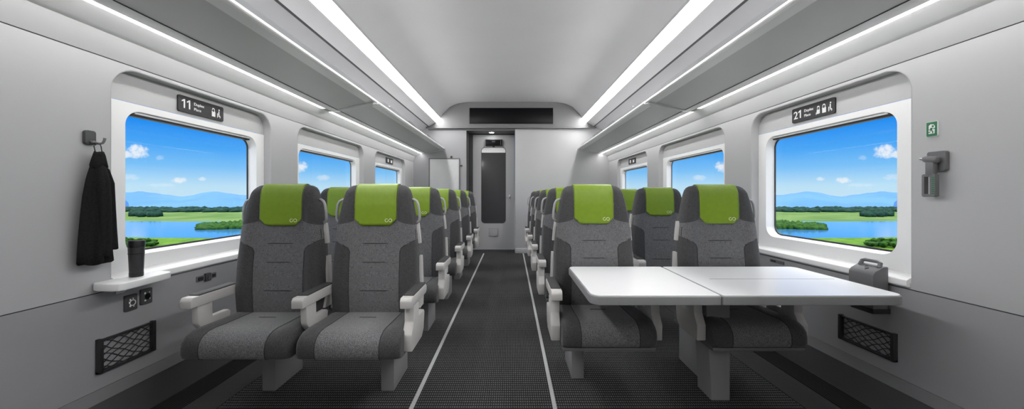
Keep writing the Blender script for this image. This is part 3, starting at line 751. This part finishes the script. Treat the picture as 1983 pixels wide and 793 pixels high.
# ------------------------------------------------------------------ seat number signs
def seat_sign(s, y0, num, label, icons=2):
    """y0: end where reading starts"""
    L, z0, z1 = .345, 1.738, 1.842
    r = empty('seat_number_sign', (s*2.088, y0 - s*L/2, 1.79), label, 'sign', 'seat number signs above the windows')
    Mx = wallM(s, 2.084, y0, z0)
    H = z1-z0
    plate('sign_plate', [rrect(0, L, 0, H, .012, 5)], .010, Mx, SIGNB, r)
    N = Mx @ Matrix.Translation((0, 0, .0058))
    for i, ch in enumerate(num):
        x = .020 + i*.036
        if ch == '1':
            plate('digit', [[(x+.016, .026), (x+.025, .026), (x+.025, .083), (x+.018, .083), (x+.003, .072), (x+.003, .064), (x+.016, .071)]], .0014, N, SIGNW, r)
        else: text('digit', ch, .078, N @ Matrix.Translation((x-.004, .026, 0)), SIGNW, r)
    text('sign_text', 'Duplex', .026, N @ Matrix.Translation((.108, .060, 0)), SIGNW, r)
    text('sign_text', 'Place', .026, N @ Matrix.Translation((.108, .026, 0)), SIGNW, r)
    def f(u, v, w_): return N @ Vector((u, v, w_))
    xs = [.245, .290] if icons == 2 else [.212, .254, .300]
    for i, x in enumerate(xs):
        mb = MB(); k = i if icons == 3 else i+1
        if k == 0:
            mb.prism(rrect(x, x+.024, .022, .050, .003, 2), f, 0, .0012); mb.prism(rrect(x-.006, x-.002, .018, .034, .001, 2), f, 0, .0012)
            mb.prism([(x+.003, .050), (x+.006, .050), (x+.006, .068), (x+.018, .068), (x+.018, .050), (x+.021, .050), (x+.021, .070), (x+.017, .075), (x+.007, .075), (x+.003, .070)], f, 0, .0012)
        elif k == 1:
            mb.prism([(x, .020), (x+.028, .020), (x+.028, .050), (x+.022, .062), (x+.016, .050), (x, .058)], f, 0, .0012)
            mb.prism([(x+.001, .062), (x+.005, .061), (x+.007, .072), (x+.018, .072), (x+.020, .062), (x+.024, .062), (x+.022, .074), (x+.016, .079), (x+.006, .078)], f, 0, .0012)
        else:
            mb.prism(rrect(x, x+.005, .020, .050, .001, 2), f, 0, .0012); mb.prism([(x+.008, .030), (x+.020, .038), (x+.026, .032), (x+.026, .022), (x+.020, .018), (x+.022, .028)], f, 0, .0012)
            mb.prism(rrect(x+.010, x+.017, .036, .066, .002, 2), f, 0, .0012); mb.prism(rrect(x+.011, x+.020, .069, .080, .004, 3), f, 0, .0012)
        mb.done('pictogram', SIGNW, r)
seat_sign(-1, 2.192, '11', 'black seat number sign reading 11 above the nearest left window', 2)
seat_sign(1, 2.60, '21', 'black seat number sign reading 21 above the nearest right window', 3)
def far_sign(s, y0, label):
    L, z0, H = .34, 1.745, .095
    r = empty('seat_number_sign', (s*2.088, y0 - s*L/2, 1.79), label, 'sign', 'seat number signs above the windows')
    Mx = wallM(s, 2.084, y0, z0)
    plate('sign_plate', [rrect(0, L, 0, H, .010, 4)], .010, Mx, SIGNB, r)
    N = Mx @ Matrix.Translation((0, 0, .0058))
    plate('pictogram', [rrect(.07, .12, .02, .075, .006, 2)], .002, N, SIGNW, r)
    plate('pictogram', [[(.22, .02), (.285, .02), (.285, .075), (.25, .05), (.22, .075)]], .002, N, SIGNW, r)
far_sign(-1, 5.84, 'small black sign above the farthest left window')
far_sign(1, 6.22, 'small black sign above the farthest right window')

# ------------------------------------------------------------------ landscape outside
GZ = EYE-15.0
def noisecol(name, c1, c2, scale, rough=.9, stretch=(1, 1, 1), spec=.1):
    m = bpy.data.materials.new(name); m.use_nodes = True; nt = m.node_tree; b = nt.nodes['Principled BSDF']
    tc = nt.nodes.new('ShaderNodeTexCoord'); mp = nt.nodes.new('ShaderNodeMapping'); mp.inputs['Scale'].default_value = stretch
    n = nt.nodes.new('ShaderNodeTexNoise'); n.inputs['Scale'].default_value = scale; n.inputs['Detail'].default_value = 5
    nt.links.new(tc.outputs['Object'], mp.inputs[0]); nt.links.new(mp.outputs[0], n.inputs['Vector'])
    nt.links.new(mixrgb(nt, sstep(nt, n.outputs['Fac'], .35, .65), c1, c2), b.inputs['Base Color'])
    b.inputs['Roughness'].default_value = rough; b.inputs['Specular IOR Level'].default_value = spec; return m
GRASS = noisecol('meadow_grass', (0.0450, 0.0938, 0.0165), (0.0788, 0.1312, 0.0338), .05)
GRASS2 = noisecol('bank_grass', (0.0320, 0.0920, 0.0032), (0.0680, 0.1400, 0.0080), .35)
WATER = mat('lake_water', (.03, .12, .27), .10, spec=.5, noise=.08, nscale=.02)
MOUNT = noisecol('haze_blue_mountain', (.044, .125, .27), (.058, .145, .295), .012)  # blue of the distance haze is painted into the base colour
MOUNT2 = noisecol('near_haze_blue_mountain', (0.0128, 0.0656, 0.2000), (0.0192, 0.0800, 0.2240), .012)  # same painted haze blue, deeper for the nearer hills
FOREST = noisecol('forest_green', (.003, .020, .017), (.008, .034, .020), .2)
BUSH = noisecol('bush_green', (0.0075, 0.0338, 0.0045), (0.0210, 0.0638, 0.0075), .6)
MB().box(-2500, 2500, -400, 2500, GZ-2, GZ).done('ground', GRASS, kind='structure')
MB().box(-46, 46, -300, 1200, GZ-.5, GZ+.05).done('ground_bounce_strip', mat('bounce_strip_grey', (.22, .215, .21), .95, noise=.3, nscale=3), kind='structure')  # unseen grey strip, added to keep green bounce light off the interior
for s in (-1, 1):
    def P(u, y): return (s*u, y)
    sd = side[s]
    def lake_edge(base, amp, f, ph): return lambda x: base + amp*math.sin(x*f+ph) + amp*.4*math.sin(x*f*2.7+ph*2)
    e0, e1 = lake_edge(122, 1.6, .05, .5), lake_edge(197, 2.0, .03, 1)
    xs = [48 + 8*k for k in range(90)]
    out = [(x, e0(x)) for x in xs] + [(x, e1(x)) for x in xs[::-1]]
    tag(MB().prism(out, lambda u, y, z: (s*u, y, z), GZ-.5, GZ+.12).done('lake_water', WATER), 'blue lake outside the %s windows' % sd, 'lake', kind='stuff')
    near = [(x, e0(x)-.4) for x in xs] + [(xs[-1], 20), (xs[0], 20)]
    tag(MB().prism(near, lambda u, y, z: (s*u, y, z), GZ-.5, GZ+.2).done('bank_grass', GRASS2), 'bright green grass on the near lake bank outside the %s windows' % sd, 'grass', kind='stuff')
    # mountain ranges
    def ridge(name, d, prof, m, dep, kind='structure'):
        mb = MB(); rows = []
        def hgt(u):
            v = lerp_tab(prof, u); return v + .0012*math.sin(u*61) + .0008*math.sin(u*143+1)
        us = [.15+k*.012 for k in range(110)]
        for t, hf in ((380/d-1, 0), ((380/d-1)*.5, .55), (0, 1), (.12, .6), (.25, 0)):
            R = []
            for u in us:
                h = (EYE + hgt(u)*d - GZ)*hf*(1+.05*math.sin(u*90+t*40)*(hf < 1))
                R.append((s*u*d*(1+t), d*(1+t), GZ+h-(1 if hf == 0 else 0)))
            rows.append(R)
        mb.loft(rows, closed=False); return mb.done(name, m, smooth=True, kind=kind)
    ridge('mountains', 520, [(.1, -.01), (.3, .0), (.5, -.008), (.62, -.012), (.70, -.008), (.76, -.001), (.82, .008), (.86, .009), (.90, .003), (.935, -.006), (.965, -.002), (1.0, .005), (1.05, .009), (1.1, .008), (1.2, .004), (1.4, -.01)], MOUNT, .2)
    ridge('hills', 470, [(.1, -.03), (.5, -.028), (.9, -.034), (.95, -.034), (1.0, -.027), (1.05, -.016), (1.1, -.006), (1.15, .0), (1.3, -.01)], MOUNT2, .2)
    rnd = random.Random(3)
    mb = MB()
    for k in range(620):
        u = .3 + .9*rnd.random(); d = rnd.uniform(303, 372)
        h = rnd.uniform(1.2, 2.2)*(1 + (d-303)/500)
        mb.blob((s*u*d, d, GZ+h*.45), (rnd.uniform(2.5, 6), rnd.uniform(2, 4), h), 1, .12)
    tag(mb.done('forest', FOREST, smooth=True), 'dark green forest belt beyond the meadow outside the %s windows' % sd, 'forest', kind='stuff')
    mb = MB()
    for k in range(60):
        u = rnd.uniform(1.0, 1.085); d = rnd.uniform(238, 262)
        mb.blob((s*u*d, d, GZ+1.2), (rnd.uniform(1.2, 2.5), 2, rnd.uniform(1.4, 2.8)), 1, .15)
    tag(mb.done('grove', FOREST, smooth=True), 'darker clump of trees on the meadow seen through the nearest %s window' % sd, 'trees', kind='stuff')
    # spit of reeds and bushes reaching into the lake
    mb = MB()
    for k in range(260):
        t = rnd.random()**.8; u = .72 + .17*t; d = rnd.uniform(150, 176)+ (1-t)*4
        sz = (1-t*.75)
        mb.blob((s*u*d, d, GZ+.4), (rnd.uniform(.8, 2.2), 1.5, rnd.uniform(1.0, 2.6)*sz+.3), 1, .2)
    tag(mb.done('reed_bushes', BUSH, smooth=True), 'bushy green spit reaching into the lake outside the %s windows' % sd, 'bushes', kind='stuff')
    mb = MB()
    for k in range(46):
        a, rr = rnd.random()*2*PI, rnd.random()**.5
        mb.blob((s*(1.085*100+rr*5.5*math.cos(a)), 101+rr*4*math.sin(a), GZ+.7+rnd.random()*1.6*(1-rr*.6)), (rnd.uniform(.6, 1.3),)*2+(rnd.uniform(.6, 1.1),), 1, .25)
    tag(mb.done('bush', BUSH), 'dense green bush on the lake bank at the edge of the nearest %s window' % sd, 'bush')

# ------------------------------------------------------------------ sky
wd = bpy.data.worlds.new('sky'); bpy.context.scene.world = wd; wd.use_nodes = True
nt = wd.node_tree; bg = nt.nodes['Background']
tc = nt.nodes.new('ShaderNodeTexCoord'); sp = nt.nodes.new('ShaderNodeSeparateXYZ'); nt.links.new(tc.outputs['Generated'], sp.inputs[0])
X, Y, Z = sp.outputs
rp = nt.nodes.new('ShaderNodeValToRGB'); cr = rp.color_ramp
stops = [(.0, (.58, .80, .95)), (.02, (.52, .78, .96)), (.06, (.21, .56, .97)), (.10, (.075, .40, .95)), (.15, (.012, .27, .92)), (.26, (.01, .25, .88)), (.42, (2.0, 2.3, 2.7)), (.6, (4.6, 4.65, 4.7)), (1.0, (4.8, 4.8, 4.8))]  # white zenith stops lie out of view, added to light the coach
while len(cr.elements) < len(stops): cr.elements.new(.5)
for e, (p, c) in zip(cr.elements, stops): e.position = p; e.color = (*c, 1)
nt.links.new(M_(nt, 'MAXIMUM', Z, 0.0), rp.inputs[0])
ys = M_(nt, 'MAXIMUM', Y, .05)
U = M_(nt, 'DIVIDE', M_(nt, 'ABSOLUTE', X), ys); V = M_(nt, 'DIVIDE', Z, ys)
cmb = nt.nodes.new('ShaderNodeCombineXYZ'); nt.links.new(U, cmb.inputs[0]); nt.links.new(V, cmb.inputs[1])
nz = nt.nodes.new('ShaderNodeTexNoise'); nz.inputs['Scale'].default_value = 60; nz.inputs['Detail'].default_value = 5; nz.inputs['Roughness'].default_value = .6
nt.links.new(cmb.outputs[0], nz.inputs['Vector'])
nn = M_(nt, 'MULTIPLY', M_(nt, 'SUBTRACT', nz.outputs['Fac'], .5), 2.6)
tot = None
for u0, v0, su, sv, k in ((1.065, .124, .038, .021, .95), (1.10, .118, .03, .014, .9), (.944, .042, .024, .010, .9), (.88, .046, .014, .006, .6), (1.09, .05, .035, .010, .35), (.605, .080, .030, .017, .9), (1.0, .107, .016, .009, .25), (.535, .048, .022, .010, .5), (.99, .028, .05, .006, .3), (.40, .03, .02, .008, .5)):
    a = M_(nt, 'POWER', M_(nt, 'ABSOLUTE', M_(nt, 'DIVIDE', M_(nt, 'SUBTRACT', U, u0), su)), 2.0)
    b = M_(nt, 'POWER', M_(nt, 'ABSOLUTE', M_(nt, 'DIVIDE', M_(nt, 'SUBTRACT', V, v0), sv)), 2.0)
    g = M_(nt, 'ADD', M_(nt, 'SUBTRACT', 1.0, M_(nt, 'ADD', a, b)), nn)
    g = M_(nt, 'MULTIPLY', sstep(nt, g, -.1, 1.0), k)
    tot = g if tot is None else M_(nt, 'MAXIMUM', tot, g)
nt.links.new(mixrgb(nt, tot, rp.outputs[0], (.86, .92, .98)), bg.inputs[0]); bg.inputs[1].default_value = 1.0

sun = bpy.data.lights.new('sun', 'SUN'); sun.energy = 2.2; sun.angle = .02; sun.color = (1, .97, .92)
so = bpy.data.objects.new('sun', sun); C.objects.link(so); so.rotation_euler = (math.radians(48), 0, 0)

# ------------------------------------------------------------------ camera and view
cam = bpy.data.cameras.new('camera'); co = bpy.data.objects.new('camera', cam); C.objects.link(co)
cam.sensor_width = 36; cam.lens = 680/1983*36; cam.shift_y = -18.5/1983; cam.shift_x = 1.5/1983
cam.clip_start = .02; cam.clip_end = 6000
co.location = (0, 0, EYE); co.rotation_euler = (PI/2, 0, 0)
S = bpy.context.scene; S.camera = co
S.view_settings.view_transform = 'Standard'; S.view_settings.look = 'None'; S.view_settings.gamma = 1; S.view_settings.use_curve_mapping = False
S.view_settings.exposure = 0.0
S.cycles.use_denoising = True
S.cycles.max_bounces = 10; S.cycles.diffuse_bounces = 6; S.cycles.transparent_max_bounces = 12
